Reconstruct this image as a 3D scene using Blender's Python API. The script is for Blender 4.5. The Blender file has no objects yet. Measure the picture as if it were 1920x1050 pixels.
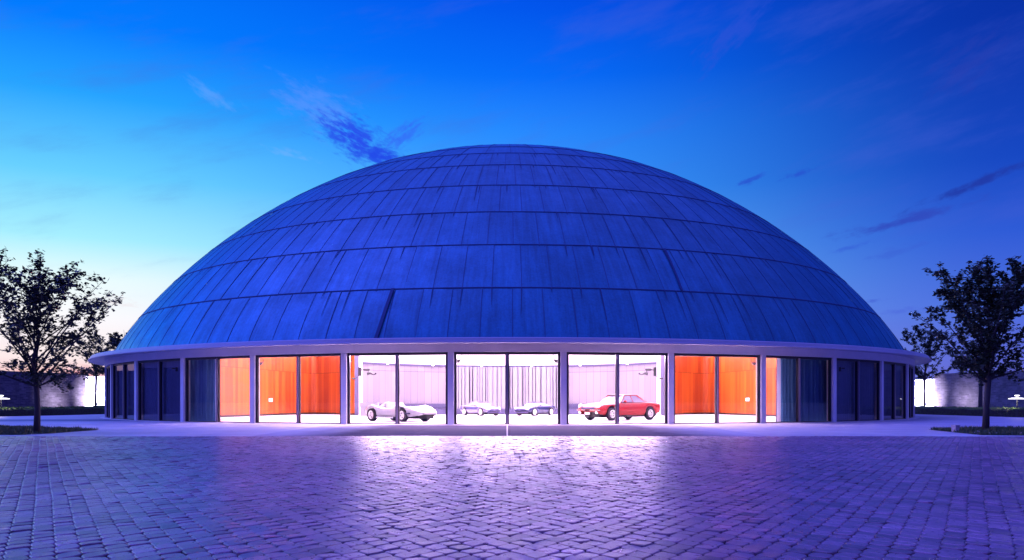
import bpy, math, random
from math import sin, cos, pi, radians as rad, atan2, sqrt
from mathutils import Vector, Matrix, noise as mnoise
random.seed(7)
S = bpy.context.scene
C = S.collection
# ------------------------------------------------------------------ camera
F, HY, CX, HC = 1586.5, 752.5, 955.8, 1.025       # focal length, horizon row, axis column (1920 px frame), eye height
D0, R0 = 64.87, 28.0                              # distance to the dome's axis, radius of the drum
cd = bpy.data.cameras.new('camera'); cam = bpy.data.objects.new('camera', cd); C.objects.link(cam)
cam.location = (0, 0, HC); cam.rotation_euler = (rad(90), 0, 0)
cd.sensor_width = 36; cd.lens = F/1920*36; cd.shift_y = (HY-525)/1920; cd.shift_x = (960-CX)/1920
cd.clip_end = 2000; cd.clip_start = .05
S.camera = cam
S.view_settings.view_transform = 'Standard'; S.view_settings.look = 'None'
S.view_settings.exposure = 0; S.view_settings.gamma = 1
def P(px, Y, py=None):                            # a pixel of the photograph at distance Y
    return ((px-CX)/F*Y, Y, HC+(HY-py)/F*Y if py is not None else 0)
def lin(r, g, b): return tuple((c/255/12.92 if c/255 <= .04045 else ((c/255+.055)/1.055)**2.4) for c in (r, g, b))
# ------------------------------------------------------------------ sky
W = bpy.data.worlds.new('World'); S.world = W; W.use_nodes = True
nt = W.node_tree; N = nt.nodes; L = nt.links; N.clear()
def con(a, b):
    if isinstance(a, (int, float)): b.default_value = a
    elif isinstance(a, tuple): b.default_value = a if len(a) == 4 or b.type == 'VECTOR' else (*a, 1)
    else: L.new(a, b)
def M(op, a, b=0., c=None, clamp=False):
    n = N.new('ShaderNodeMath'); n.operation = op; n.use_clamp = clamp; con(a, n.inputs[0]); con(b, n.inputs[1])
    if c is not None: con(c, n.inputs[2])
    return n.outputs[0]
def mixc(f, a, b):
    n = N.new('ShaderNodeMix'); n.data_type = 'RGBA'; con(f, n.inputs[0]); con(a, n.inputs[6]); con(b, n.inputs[7]); return n.outputs[2]
def smooth(v, a, b):
    n = N.new('ShaderNodeMapRange'); n.interpolation_type = 'SMOOTHSTEP'; con(v, n.inputs[0]); n.inputs[1].default_value = a; n.inputs[2].default_value = b
    return n.outputs[0]
tc = N.new('ShaderNodeTexCoord'); sx = N.new('ShaderNodeSeparateXYZ'); L.new(tc.outputs['Generated'], sx.inputs[0])
az = M('MULTIPLY', M('ARCTAN2', sx.outputs[0], sx.outputs[1]), 180/pi)
el = M('MULTIPLY', M('ARCSINE', sx.outputs[2]), 180/pi)
def ramp(stops):                                   # (elevation in degrees, sRGB)
    r = N.new('ShaderNodeValToRGB'); con(M('DIVIDE', el, 60, clamp=True), r.inputs[0]); cr = r.color_ramp
    while len(cr.elements) > 1: cr.elements.remove(cr.elements[0])
    for i, (e, c) in enumerate(stops):
        q = cr.elements[0] if i == 0 else cr.elements.new(e/60)
        q.position = e/60; q.color = (*lin(*c), 1)
    return r.outputs[0]
ZEN = (95, 112, 250)
left = ramp([(0, (255, 165, 160)), (1.4, (255, 200, 198)), (2.6, (255, 236, 236)), (5.0, (255, 252, 255)), (7.4, (236, 254, 255)), (9.8, (168, 240, 255)), (13.6, (104, 208, 255)), (18, (38, 165, 255)), (22, (0, 124, 255)), (29, (0, 96, 240)), (58, ZEN)])
mid = ramp([(0, (170, 190, 255)), (8, (110, 190, 255)), (14, (58, 153, 255)), (17.7, (38, 136, 255)), (21, (5, 108, 250)), (25, (0, 84, 236)), (31, (0, 70, 220)), (58, ZEN)])
right = ramp([(0, (105, 100, 205)), (3, (92, 106, 218)), (5.8, (77, 110, 224)), (10, (45, 90, 214)), (14, (22, 71, 194)), (21.7, (8, 50, 168)), (31, (10, 46, 160)), (58, ZEN)])
sky = mixc(smooth(az, -29, 6), left, mid)
sky = mixc(smooth(az, -1, 32), sky, right)
far_az = M('ABSOLUTE', az)
sky = mixc(smooth(far_az, 55, 115), sky, (*lin(88, 104, 236), 1))
sky = mixc(M('MULTIPLY', smooth(far_az, 38, 60), M('SUBTRACT', 1, smooth(el, 5, 19))), sky, (*lin(34, 36, 104), 1))
veil = N.new('ShaderNodeTexNoise'); veil.inputs['Scale'].default_value = 1; veil.inputs['Detail'].default_value = 7; veil.inputs['Roughness'].default_value = .6
vk = N.new('ShaderNodeCombineXYZ'); con(M('ADD', M('MULTIPLY', az, .09), M('MULTIPLY', el, -.05)), vk.inputs[0]); con(M('ADD', M('MULTIPLY', el, .30), M('MULTIPLY', az, -.06)), vk.inputs[1]); L.new(vk.outputs[0], veil.inputs['Vector'])
sky = mixc(M('MULTIPLY', smooth(veil.outputs[0], .48, .75), .30), sky, (*lin(72, 96, 214), 1))
# clouds: soft streaks placed by direction, broken up by noise
cxyz = N.new('ShaderNodeCombineXYZ'); con(az, cxyz.inputs[0]); con(el, cxyz.inputs[1])
def cloud(a0, e0, la, le, rot, col, amt, sc=.5, thr=.42, seed=0.):
    dx = M('SUBTRACT', az, a0); dy = M('SUBTRACT', el, e0); c, s = cos(rad(rot)), sin(rad(rot))
    u = M('ADD', M('MULTIPLY', dx, c), M('MULTIPLY', dy, s)); v = M('SUBTRACT', M('MULTIPLY', dy, c), M('MULTIPLY', dx, s))
    u2 = M('DIVIDE', u, la); v2 = M('DIVIDE', v, le)
    g = M('POWER', 2.718, M('MULTIPLY', M('ADD', M('MULTIPLY', u2, u2), M('MULTIPLY', v2, v2)), -1))
    k = N.new('ShaderNodeCombineXYZ'); con(M('MULTIPLY', u, sc*1.5), k.inputs[0]); con(M('MULTIPLY', v, sc*4.0), k.inputs[1]); k.inputs[2].default_value = seed
    n = N.new('ShaderNodeTexNoise'); n.inputs['Scale'].default_value = 1; n.inputs['Detail'].default_value = 6; n.inputs['Roughness'].default_value = .62
    L.new(k.outputs[0], n.inputs['Vector'])
    m = smooth(M('ADD', n.outputs[0], M('MULTIPLY', M('SUBTRACT', g, 1), .42)), thr-.06, thr+.26)
    return M('MULTIPLY', M('MULTIPLY', m, M('POWER', g, .45)), amt), (*lin(*col), 1)
for args in [
    (-12.6, 18.6, 3.6, 1.7, -20, (92, 148, 255), .62, .45, .30, 3.),
    (-10.4, 17.0, 3.3, 1.5, -24, (40, 80, 236), 1., .75, .28, 1.),
    (-8.6, 16.0, 2.0, .75, -8, (34, 74, 232), 1., .8, .26, 2.),
    (-7.2, 17.3, 2.3, .75, 36, (52, 98, 246), .7, .7, .30, 5.),
    (-19.4, 18.8, 2.2, .5, -28, (112, 168, 254), .42, .5, .28, 7.),
    (-14.5, 15.8, 3.0, .5, -14, (120, 180, 255), .5, .6, .40, 8.),
    (25.2, 11.0, 4.2, .42, 11, (48, 72, 188), .85, .4, .27, 9.),
    (28.9, 12.7, 3.6, .40, 19, (32, 54, 162), .85, .4, .27, 10.),
    (15.9, 14.1, 1.3, .26, 17, (40, 76, 205), .75, .8, .28, 11.),
    (18.8, 14.3, 1.2, .24, 13, (38, 74, 205), .65, .8, .28, 12.),
    (23.3, 6.2, 1.1, .22, 4, (58, 82, 205), .5, .8, .34, 13.),
    (25.0, 5.5, 2.8, .35, 3, (68, 90, 214), .4, .6, .36, 14.),
    (22.0, 9.6, 1.6, .22, 10, (52, 92, 214), .6, .7, .3, 15.),
    (24.6, 9.2, 2.4, .4, 14, (58, 96, 212), .5, .7, .3, 16.),
    (14.6, 22.6, 3.6, 1.1, 38, (48, 82, 214), .55, .4, .32, 17.),
    (28.5, 19.4, 3.5, 1.6, 30, (40, 62, 176), .5, .35, .34, 18.),
    (-25.4, 6.1, 2.4, .55, -4, (236, 224, 228), .7, .6, .36, 19.),
    (-27.5, 1.6, 4.5, .8, 0, (236, 128, 124), .6, .5, .38, 20.)]:
    f, c = cloud(*args); sky = mixc(f, sky, c)
nish = N.new('ShaderNodeTexSky'); nish.sky_type = 'NISHITA'; nish.sun_disc = False
nish.sun_elevation = rad(-1.5); nish.sun_rotation = rad(-42); nish.air_density = 1.2; nish.ozone_density = 4
gain = mixc(M('MAXIMUM', smooth(el, 27, 55), smooth(far_az, 60, 130)), (1, 1, 1, 1), (1.5, 1.15, 1.42, 1))   # clear deep twilight overhead and behind
glow = mixc(M('MULTIPLY', smooth(M('MULTIPLY', az, -1), 36, 62), M('SUBTRACT', 1, smooth(M('MULTIPLY', az, -1), 100, 150))), (1, 1, 1, 1), (4.2, 3.5, 3.4, 1))  # brightest towards the sunset, left of the view
for gn in (gain, glow):
    q = N.new('ShaderNodeMix'); q.data_type = 'RGBA'; q.blend_type = 'MULTIPLY'; q.inputs[0].default_value = 1; q.clamp_result = False; con(sky, q.inputs[6]); con(gn, q.inputs[7]); sky = q.outputs[2]
bg = N.new('ShaderNodeBackground'); L.new(sky, bg.inputs[0]); bg.inputs[1].default_value = 1.0
bn = N.new('ShaderNodeBackground'); L.new(nish.outputs[0], bn.inputs[0]); bn.inputs[1].default_value = .02
ad = N.new('ShaderNodeAddShader'); L.new(bg.outputs[0], ad.inputs[0]); L.new(bn.outputs[0], ad.inputs[1])
wo = N.new('ShaderNodeOutputWorld'); L.new(ad.outputs[0], wo.inputs[0])
# ------------------------------------------------------------------ showroom lighting: stand-ins and added fill
def area(name, loc, rot, sx_, sy_, power, col, shape='RECTANGLE'):
    d = bpy.data.lights.new(name, 'AREA'); d.shape = shape; d.size = sx_; d.size_y = sy_; d.energy = power; d.color = col
    o = bpy.data.objects.new(name, d); C.objects.link(o); o.location = loc; o.rotation_euler = rot; return o
LC = (1, .69, .95)
area('showroom_light', (0, D0-1, 8.6), (0, 0, 0), 26, 26, 11000, LC)            # unseen panel standing in for the hidden cove lighting shines down ...
area('dome_uplight', (0, D0, 7.6), (pi, 0, 0), 20, 20, 36000, LC)               # ... and up on to the white shell
for k_ in (-1, 0, 1):                              # added fill lamps inside three middle bays, put in to brighten the pavers
    a_ = k_*rad(10.106); o_ = area('paver_fill_light', (26.5*sin(a_), D0-26.5*cos(a_), 3.2), (0, 0, 0), 4.2, .22, 740, LC)
    o_.rotation_euler = (rad(-52), 0, a_)
# ------------------------------------------------------------------ helpers
class MB:
    def __init__(s): s.v = []; s.f = []; s.c = []
    def add(s, vs, fs, col=None):
        o = len(s.v); s.v += [tuple(p) for p in vs]; s.f += [tuple(i+o for i in f) for f in fs]
        s.c += [col]*len(fs)
        return s
    def box(s, x0, x1, y0, y1, z0, z1, mat=None):
        vs = [Vector((x, y, z)) for z in (z0, z1) for x, y in ((x0, y0), (x1, y0), (x1, y1), (x0, y1))]
        if mat: vs = [mat @ v for v in vs]
        return s.add(vs, [(3, 2, 1, 0), (4, 5, 6, 7), (0, 1, 5, 4), (1, 2, 6, 5), (2, 3, 7, 6), (3, 0, 4, 7)])
    def tube(s, pts, rs, n=6, cap=True):
        pts = [Vector(p) for p in pts]; rings = []
        for i, p in enumerate(pts):
            d = (pts[min(i+1, len(pts)-1)]-pts[max(i-1, 0)]).normalized()
            a = d.orthogonal().normalized() if i == 0 else (a - d*a.dot(d)).normalized()
            b = d.cross(a); r = rs[i] if isinstance(rs, (list, tuple)) else rs
            rings.append([p+(a*cos(2*pi*k/n)+b*sin(2*pi*k/n))*r for k in range(n)])
        vs = [q for r in rings for q in r]
        fs = [(i*n+k, i*n+(k+1) % n, (i+1)*n+(k+1) % n, (i+1)*n+k) for i in range(len(pts)-1) for k in range(n)]
        if cap: fs += [tuple(range(n))[::-1], tuple((len(pts)-1)*n+k for k in range(n))]
        return s.add(vs, fs)
    def lathe(s, prof, n=24, mat=None, a0=0, a1=2*pi):            # profile of (radius, z) about the z axis
        full = abs(a1-a0-2*pi) < 1e-6; m = n if full else n+1
        vs = [Vector((r*sin(a0+(a1-a0)*k/n), -r*cos(a0+(a1-a0)*k/n), z)) for r, z in prof for k in range(m)]
        if mat: vs = [mat @ v for v in vs]
        fs = [(i*m+k, i*m+(k+1) % m, (i+1)*m+(k+1) % m, (i+1)*m+k) for i in range(len(prof)-1) for k in range(n)]
        return s.add(vs, fs)
    def build(s, name, mat, parent=None, smooth=False, tone=False):
        me = bpy.data.meshes.new(name); me.from_pydata(s.v, [], s.f)
        if tone:
            at = me.attributes.new('tone', 'FLOAT', 'FACE'); at.data.foreach_set('value', [c if c is not None else .5 for c in s.c])
        if smooth: me.polygons.foreach_set('use_smooth', [True]*len(me.polygons))
        if mat: me.materials.append(mat)
        me.update(); o = bpy.data.objects.new(name, me); C.objects.link(o)
        if parent: o.parent = parent
        return o
def tag(o, label=None, cat=None, group=None, kind=None):
    if label: o['label'] = label
    if cat: o['category'] = cat
    if group: o['group'] = group
    if kind: o['kind'] = kind
    return o
def empty(name, loc=(0, 0, 0), rz=0, **k):
    o = bpy.data.objects.new(name, None); C.objects.link(o); o.location = loc; o.rotation_euler = (0, 0, rz); return tag(o, **k)
# materials
def mat(name, col, rough=.6, metal=0., spec=.5, build=None, **k):
    m = bpy.data.materials.new(name); m.use_nodes = True; t = m.node_tree; b = t.nodes['Principled BSDF']
    b.inputs['Base Color'].default_value = (*col, 1); b.inputs['Roughness'].default_value = rough; b.inputs['Metallic'].default_value = metal
    b.inputs['Specular IOR Level'].default_value = spec
    for kk, v in k.items(): b.inputs[kk.replace('_', ' ')].default_value = v
    if build: build(t, b)
    return m
class G:                                                # small node-writing helper
    def __init__(s, t): s.t = t; s.n = t.nodes; s.l = t.links
    def new(s, ty, **k):
        n = s.n.new(ty)
        for a, b in k.items(): setattr(n, a, b)
        return n
    def put(s, a, b):
        if isinstance(a, (int, float)): b.default_value = a
        elif isinstance(a, tuple): b.default_value = a
        else: s.l.new(a, b)
    def m(s, op, a, b=0., clamp=False):
        n = s.new('ShaderNodeMath', operation=op, use_clamp=clamp); s.put(a, n.inputs[0]); s.put(b, n.inputs[1]); return n.outputs[0]
    def coord(s, kind='Object', scale=(1, 1, 1), rot=(0, 0, 0)):
        c = s.new('ShaderNodeTexCoord'); mp = s.new('ShaderNodeMapping'); mp.inputs['Scale'].default_value = scale; mp.inputs['Rotation'].default_value = rot
        s.l.new(c.outputs[kind], mp.inputs[0]); return mp.outputs[0]
    def noise(s, vec, scale=1., detail=5., rough=.6):
        n = s.new('ShaderNodeTexNoise'); n.inputs['Scale'].default_value = scale; n.inputs['Detail'].default_value = detail; n.inputs['Roughness'].default_value = rough
        s.l.new(vec, n.inputs['Vector']); return n.outputs[0]
    def rng(s, v, a, b, c, d):
        n = s.new('ShaderNodeMapRange'); s.put(v, n.inputs[0])
        for i, q in enumerate((a, b, c, d)): n.inputs[i+1].default_value = q
        return n.outputs[0]
    def mul(s, col, f):                                 # colour times a grey factor
        n = s.new('ShaderNodeMix', data_type='RGBA', blend_type='MULTIPLY'); n.inputs[0].default_value = 1
        s.put(col, n.inputs[6]); s.put(f, n.inputs[7]); return n.outputs[2]
    def mix(s, f, a, b):
        n = s.new('ShaderNodeMix', data_type='RGBA'); s.put(f, n.inputs[0]); s.put(a, n.inputs[6]); s.put(b, n.inputs[7]); return n.outputs[2]
    def bump(s, h, strength, dist, b):
        n = s.new('ShaderNodeBump'); n.inputs['Strength'].default_value = strength; n.inputs['Distance'].default_value = dist
        s.l.new(h, n.inputs['Height']); s.l.new(n.outputs[0], b.inputs['Normal'])
def mottled(col, scale=2., amt=.25, bump=.0, stretch=(1, 1, 1), fine=40.):
    def f(t, b):
        g = G(t); v = g.coord('Object', stretch); n1 = g.noise(v, scale); n2 = g.noise(v, fine, 3)
        f1 = g.m('MULTIPLY', g.rng(n1, .25, .75, 1-amt, 1+amt), g.rng(n2, .25, .75, 1-amt*.5, 1+amt*.5))
        g.l.new(g.mul((*col, 1), f1), b.inputs['Base Color'])
        if bump: g.bump(n2, bump, .01, b)
    return f
def m_dome(t, b):
    g = G(t); at = g.new('ShaderNodeAttribute', attribute_name='tone'); c = g.new('ShaderNodeTexCoord'); sp = g.new('ShaderNodeSeparateXYZ'); g.l.new(c.outputs['Object'], sp.inputs[0])
    an = g.m('ARCTAN2', sp.outputs[0], g.m('MULTIPLY', sp.outputs[1], -1)); k = g.new('ShaderNodeCombineXYZ')
    g.put(g.m('MULTIPLY', an, 95.), k.inputs[0]); g.put(g.m('MULTIPLY', sp.outputs[2], .32), k.inputs[1])
    st = g.noise(k.outputs[0], 1, 6, .7); k2 = g.new('ShaderNodeCombineXYZ'); g.put(g.m('MULTIPLY', an, 10.), k2.inputs[0]); g.put(g.m('MULTIPLY', sp.outputs[2], .22), k2.inputs[1])
    st2 = g.noise(k2.outputs[0], 1, 3, .5); cl = g.noise(c.outputs['Object'], .9, 5, .7); fi = g.noise(c.outputs['Object'], 9, 4, .7)
    f = g.m('MULTIPLY', g.rng(st, .3, .72, 1.18, .70), g.rng(cl, .3, .7, .86, 1.10))
    f = g.m('MULTIPLY', f, g.rng(st2, .3, .7, .84, 1.18)); f = g.m('MULTIPLY', f, g.rng(fi, .3, .7, .86, 1.14)); f = g.m('MULTIPLY', f, g.rng(at.outputs['Fac'], 0, 1, .92, 1.09))
    col = g.mix(g.rng(st2, .52, .72, 0, .55), (.017, .190, .315, 1), (.040, .185, .28, 1))
    g.l.new(g.mul(col, f), b.inputs['Base Color']); g.put(g.rng(cl, .3, .7, .50, .34), b.inputs['Roughness']); g.bump(fi, .12, .02, b)
MAT = {}
MAT['dome'] = mat('dome_panels', (.1, .18, .32), .5, .42, build=m_dome)
MAT['seam'] = mat('dome_seams', (.016, .05, .14), .8)
MAT['white'] = mat('white_painted_concrete', (.66, .62, .66), .55, build=mottled((.66, .62, .66), 1.2, .08))
MAT['fascia'] = mat('fascia_metal', (.42, .40, .48), .42, build=mottled((.42, .40, .46), .8, .08))
MAT['frame'] = mat('dark_bronze_frame', (.012, .010, .018), .45)
MAT['blind'] = mat('navy_blinds', (.12, .16, .27), .7, build=mottled((.12, .16, .27), .6, .25, 0, (1, 1, .15)))
MAT['inner'] = mat('white_inner_shell', (.85, .84, .85), .7)
MAT['ifloor'] = mat('polished_pale_floor', (.80, .78, .79), .3)
MAT['curtain'] = mat('blue_curtain', (.05, .13, .22), .75, build=mottled((.05, .16, .32), 3, .2, 0, (1, 1, .06)))
MAT['wcurtain'] = mat('white_curtain', (.15, .15, .175), .8)
MAT['black'] = mat('black_plastic', (.008, .008, .012), .5)
MAT['chrome'] = mat('chrome', (.8, .8, .82), .15, 1.)
MAT['tyre'] = mat('tyre_rubber', (.012, .011, .02), .8)
MAT['plinth'] = mat('violet_grey_plinth', (.030, .027, .075), .6, build=mottled((.030, .027, .075), .5, .15))
MAT['metal'] = mat('grey_metal', (.04, .04, .06), .4, .6)
def emis(name, col, s):
    m = mat(name, col, .5); b = m.node_tree.nodes['Principled BSDF']; b.inputs['Emission Color'].default_value = (*col, 1); b.inputs['Emission Strength'].default_value = s; return m
MAT['lamp'] = emis('lamp_glow', (1, .97, .94), 3)
def m_glass():
    m = bpy.data.materials.new('clear_glass'); m.use_nodes = True; t = m.node_tree; t.nodes.clear(); g = G(t)
    fr = g.new('ShaderNodeFresnel'); fr.inputs[0].default_value = 1.45; tr = g.new('ShaderNodeBsdfTransparent'); tr.inputs[0].default_value = (.93, .94, .97, 1)
    gl = g.new('ShaderNodeBsdfGlossy'); gl.inputs['Roughness'].default_value = .02; mx = g.new('ShaderNodeMixShader')
    g.put(g.m('MULTIPLY', fr.outputs[0], 1.3, True), mx.inputs[0]); g.l.new(tr.outputs[0], mx.inputs[1]); g.l.new(gl.outputs[0], mx.inputs[2])
    o = g.new('ShaderNodeOutputMaterial'); g.l.new(mx.outputs[0], o.inputs[0]); return m
MAT['glass'] = m_glass()
def m_wood(col, dark, w):                                # vertical boards on a curved wall: uv carries metres along the wall and height
    def f(t, b):
        g = G(t); uv = g.new('ShaderNodeUVMap'); sp = g.new('ShaderNodeSeparateXYZ'); g.l.new(uv.outputs[0], sp.inputs[0])
        s_ = g.m('DIVIDE', sp.outputs[0], w); fl = g.m('FLOOR', s_); fr = g.m('FRACT', s_)
        row = g.m('GREATER_THAN', sp.outputs[1], 3.38)
        wn = g.new('ShaderNodeTexWhiteNoise', noise_dimensions='2D'); k = g.new('ShaderNodeCombineXYZ'); g.put(fl, k.inputs[0]); g.put(row, k.inputs[1]); g.l.new(k.outputs[0], wn.inputs[0])
        gr = g.new('ShaderNodeCombineXYZ'); g.put(g.m('MULTIPLY', sp.outputs[0], 9.), gr.inputs[0]); g.put(g.m('MULTIPLY', sp.outputs[1], .5), gr.inputs[1]); g.put(fl, gr.inputs[2])
        n = g.noise(gr.outputs[0], 1, 5, .65)
        v = g.m('ADD', g.m('MULTIPLY', wn.outputs[0], .55), g.m('MULTIPLY', n, .6))
        c = g.mix(g.rng(v, .2, .95, 0, 1), (*dark, 1), (*col, 1))
        edge = g.m('LESS_THAN', fr, .045); c = g.mix(g.m('MULTIPLY', edge, .7), c, (*[q*.35 for q in dark], 1))
        hl = g.m('LESS_THAN', g.m('ABSOLUTE', g.m('SUBTRACT', sp.outputs[1], 3.38)), .022)
        c = g.mix(g.m('MULTIPLY', hl, .7), c, (*[q*.3 for q in dark], 1))
        g.l.new(c, b.inputs['Base Color'])
    return f
MAT['orange'] = mat('orange_wood_boards', (.5, .1, .02), .42, build=m_wood((.46, .100, .008), (.25, .023, .001), .34))
MAT['pale'] = mat('pale_wood_boards', (.5, .4, .45), .5, build=m_wood((.135, .128, .142), (.108, .094, .122), .62))
# ------------------------------------------------------------------ the setting
def sheet(name, polys, m, z, uvn=None, th=0.):
    b = MB()
    for p in polys: b.add([(x, y, z) for x, y in p], [tuple(range(len(p)))])
    return b.build(name, m)
def m_conc(t, b, base=(.50, .48, .50)):
    g = G(t); v = g.coord('Object'); n1 = g.noise(v, .5, 6, .6); n2 = g.noise(v, 30, 4, .7); n3 = g.noise(g.coord('Object', (.15, 1.4, 1)), 1.2, 4, .6)
    f = g.m('MULTIPLY', g.rng(n1, .3, .7, .84, 1.12), g.m('MULTIPLY', g.rng(n2, .3, .7, .93, 1.07), g.rng(n3, .3, .7, .87, 1.1)))
    br = g.new('ShaderNodeTexBrick'); br.offset = 0; g.l.new(g.coord('Object', (1, 1, 1)), br.inputs['Vector'])
    for k_, v_ in (('Color1', (1, 1, 1, 1)), ('Color2', (.93, .93, .94, 1)), ('Mortar', (.55, .55, .56, 1)), ('Scale', 1.), ('Mortar Size', .012), ('Brick Width', 3.1), ('Row Height', 3.1)): br.inputs[k_].default_value = v_
    g.l.new(g.mul(g.mul((*base, 1), f), br.outputs[0]), b.inputs['Base Color']); g.bump(n2, .15, .01, b)
MAT['conc'] = mat('pale_concrete', (.5, .48, .5), .62, build=m_conc)
def m_dark_path(t, b):  # dark concrete tone, blending to pale concrete away from the middle
    m_conc(t, b, (.07, .05, .11)); g = G(t); src = b.inputs['Base Color'].links[0].from_socket; c = g.new('ShaderNodeTexCoord'); sp = g.new('ShaderNodeSeparateXYZ'); g.l.new(c.outputs['Object'], sp.inputs[0])
    w_ = g.noise(g.coord('Object', (1, .4, 1)), .9, 4, .6); f = g.m('ADD', g.m('ABSOLUTE', sp.outputs[0]), g.m('MULTIPLY', w_, 1.6))
    g.l.new(g.mix(g.rng(f, 5.6, 8.0, 0, 1), src, (.45, .43, .47, 1)), b.inputs['Base Color'])
MAT['ramp'] = mat('dark_entrance_path', (.2, .17, .2), .95, spec=.05, build=m_dark_path)
MAT['drive'] = mat('grey_asphalt_drive', (.2, .2, .24), .7, build=mottled((.17, .18, .24), 1.5, .2, .2))
MAT['soil'] = mat('dark_soil', (.03, .028, .02), .9, build=mottled((.035, .032, .022), 3, .4, .5))
gr = MB(); prof = [(R0+.30, -.06), (R0+.30, 0), (60, 0), (140, 0), (600, 0)]
gr.lathe(prof, 96, Matrix.Translation((0, D0, 0)))
tag(gr.build('ground', MAT['conc']), kind='structure')
fl = MB(); fl.add([(0, D0, -.05)]+[(28.2*sin(2*pi*k/96), D0-28.2*cos(2*pi*k/96), -.05) for k in range(96)], [(0, k+1, (k+1) % 96+1) for k in range(96)])
tag(fl.build('showroom_floor', MAT['ifloor']), kind='structure')
# pavers: elongated hexagons, each a real slightly tilted stone
def m_paver(t, b):
    g = G(t); at = g.new('ShaderNodeAttribute', attribute_name='tone'); v = g.coord('Object'); n1 = g.noise(v, 85, 5, .8); n2 = g.noise(v, .35, 4, .6); n3 = g.noise(v, 14, 4, .7)
    f = g.m('MULTIPLY', g.rng(at.outputs['Fac'], 0, 1, .40, 1.6), g.m('MULTIPLY', g.rng(n1, .3, .7, .62, 1.42), g.rng(n2, .3, .7, .8, 1.2)))
    f = g.m('MULTIPLY', f, g.rng(n3, .3, .7, .78, 1.22))
    g.l.new(g.mul((.25, .118, .175, 1), f), b.inputs['Base Color'])
    g.put(g.m('ADD', g.rng(n3, .3, .7, .24, .44), g.rng(at.outputs['Fac'], 0, 1, .03, -.03)), b.inputs['Roughness'])
    g.bump(g.m('ADD', n1, g.m('MULTIPLY', n3, 2.0)), .5, .005, b)
MAT['paver'] = mat('hexagonal_pavers', (.2, .16, .2), .4, spec=.85, build=m_paver)
MAT['joint'] = mat('paver_joints', (.012, .008, .016), .9)
PY1 = 24.42
pv = MB(); w, sd, ri = .170, .052, .102
rows = int((PY1-3.2)/(sd+ri))
for j in range(rows):
    cy = PY1-(sd+ri)*(j+.5)-.01; hx = .62*cy+3.5; n = int(2*hx/w)
    for i in range(n):
        cx = -hx+w*(i+(.5 if j % 2 else 0))-(-hx % w)
        wob = mnoise.noise(Vector((cx*.35, cy*.35, 0)))
        g = .0034+random.random()*.0025; hw = w/2-g; s2 = sd/2-g*.3; tp = sd/2+ri-g*1.3; c1 = random.uniform(.10, .20); c2 = random.uniform(.10, .22); dz = random.gauss(0, .002)+.012*mnoise.noise(Vector((cx*.22, cy*.22, 5)))
        tx = random.gauss(0, .015); ty = random.gauss(0, .030); ro = random.gauss(0, .035); ca, sa = cos(ro), sin(ro)
        q1 = (hw*(1-c1), s2+(tp-s2)*c1); q2 = (hw*c2, tp-(tp-s2)*c2*.75); out = [(hw, -s2*.35), (hw, s2*.35), q1, q2, (-q2[0], q2[1]), (-q1[0], q1[1]), (-hw, s2*.35), (-hw, -s2*.35), (-q1[0], -q1[1]), (-q2[0], -q2[1]), (q2[0], -q2[1]), (q1[0], -q1[1])]; K = 12
        vs = []
        for (k, zz) in ((.90, 0.0), (1., -.006), (1.0, -.03)):
            for (a, b_) in out:
                a2, b2 = a*k, b_*k; vs.append((cx+a2*ca-b2*sa+wob*.02, cy+a2*sa+b2*ca, dz+zz+a2*tx+b2*ty))
        tn = min(1, max(0, .5+random.gauss(0, .16)+wob*.25)); 
        if random.random() < .03: tn *= .35
        pv.add(vs, [tuple(range(K))]+[(K+k, K+(k+1) % K, (k+1) % K, k) for k in range(K)]+[(2*K+k, 2*K+(k+1) % K, K+(k+1) % K, K+k) for k in range(K)], tn)
po = pv.build('paving', MAT['paver'], tone=True); po.location.z = .018
tag(po, kind='structure')
jt = sheet('paving_bed', [[(-60, -30), (60, -30), (60, PY1), (-60, PY1)]], MAT['joint'], .004); tag(jt, kind='structure')
# dark path from pavers to glass, paler sideways, with a pale centre strip
sl = MB(); n = 40
a = [(-7.6+15.2*k/n) for k in range(n+1)]
vs = [(x, PY1+.01, .006) for x in a]+[(x*1.03, D0-sqrt((R0+.75)**2-(x*1.03)**2), .006) for x in a]
sl.add(vs, [(k, k+1, n+2+k, n+1+k) for k in range(n)]); tag(sl.build('entrance_path', MAT['ramp']), kind='structure')
st = sheet('path_centre_strip', [[(-.09, PY1+.01), (-.06, PY1+.01), (-.09, 36.1), (-.13, 36.1)]], mat('pale_strip', (.30, .26, .34), .6), .010); tag(st, kind='structure')
# dark drive that sweeps past on the left, and the kerbed planting beds
dv = MB(); pts = []
for k in range(25):
    u = k/24; x = -60+44*u; yc = 43.5+2.6*u*u; pts.append((x, yc-3.6*(1-.5*u), yc+4.2*(1-.35*u)))
dv.add([(p[0], p[1], .004) for p in pts]+[(p[0], p[2], .004) for p in pts], [(k, k+1, 26+k, 25+k) for k in range(24)])
tag(dv.build('driveway', MAT['drive']), kind='structure')
MAT['grass'] = mat('grass_blades', (.045, .075, .03), .6, build=mottled((.045, .08, .03), 3, .4))
MAT['leafd'] = mat('hedge_leaves', (.05, .09, .02), .6, build=mottled((.06, .12, .012), 2, .4))
def inside(p, poly):
    r = False; j = len(poly)-1
    for i in range(len(poly)):
        (x1, y1), (x2, y2) = poly[i], poly[j]
        if (y1 > p[1]) != (y2 > p[1]) and p[0] < (x2-x1)*(p[1]-y1)/(y2-y1)+x1: r = not r
        j = i
    return r
def gp(px, py): d = HC*F/(py-HY); return ((px-CX)/F*d, d)
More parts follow.
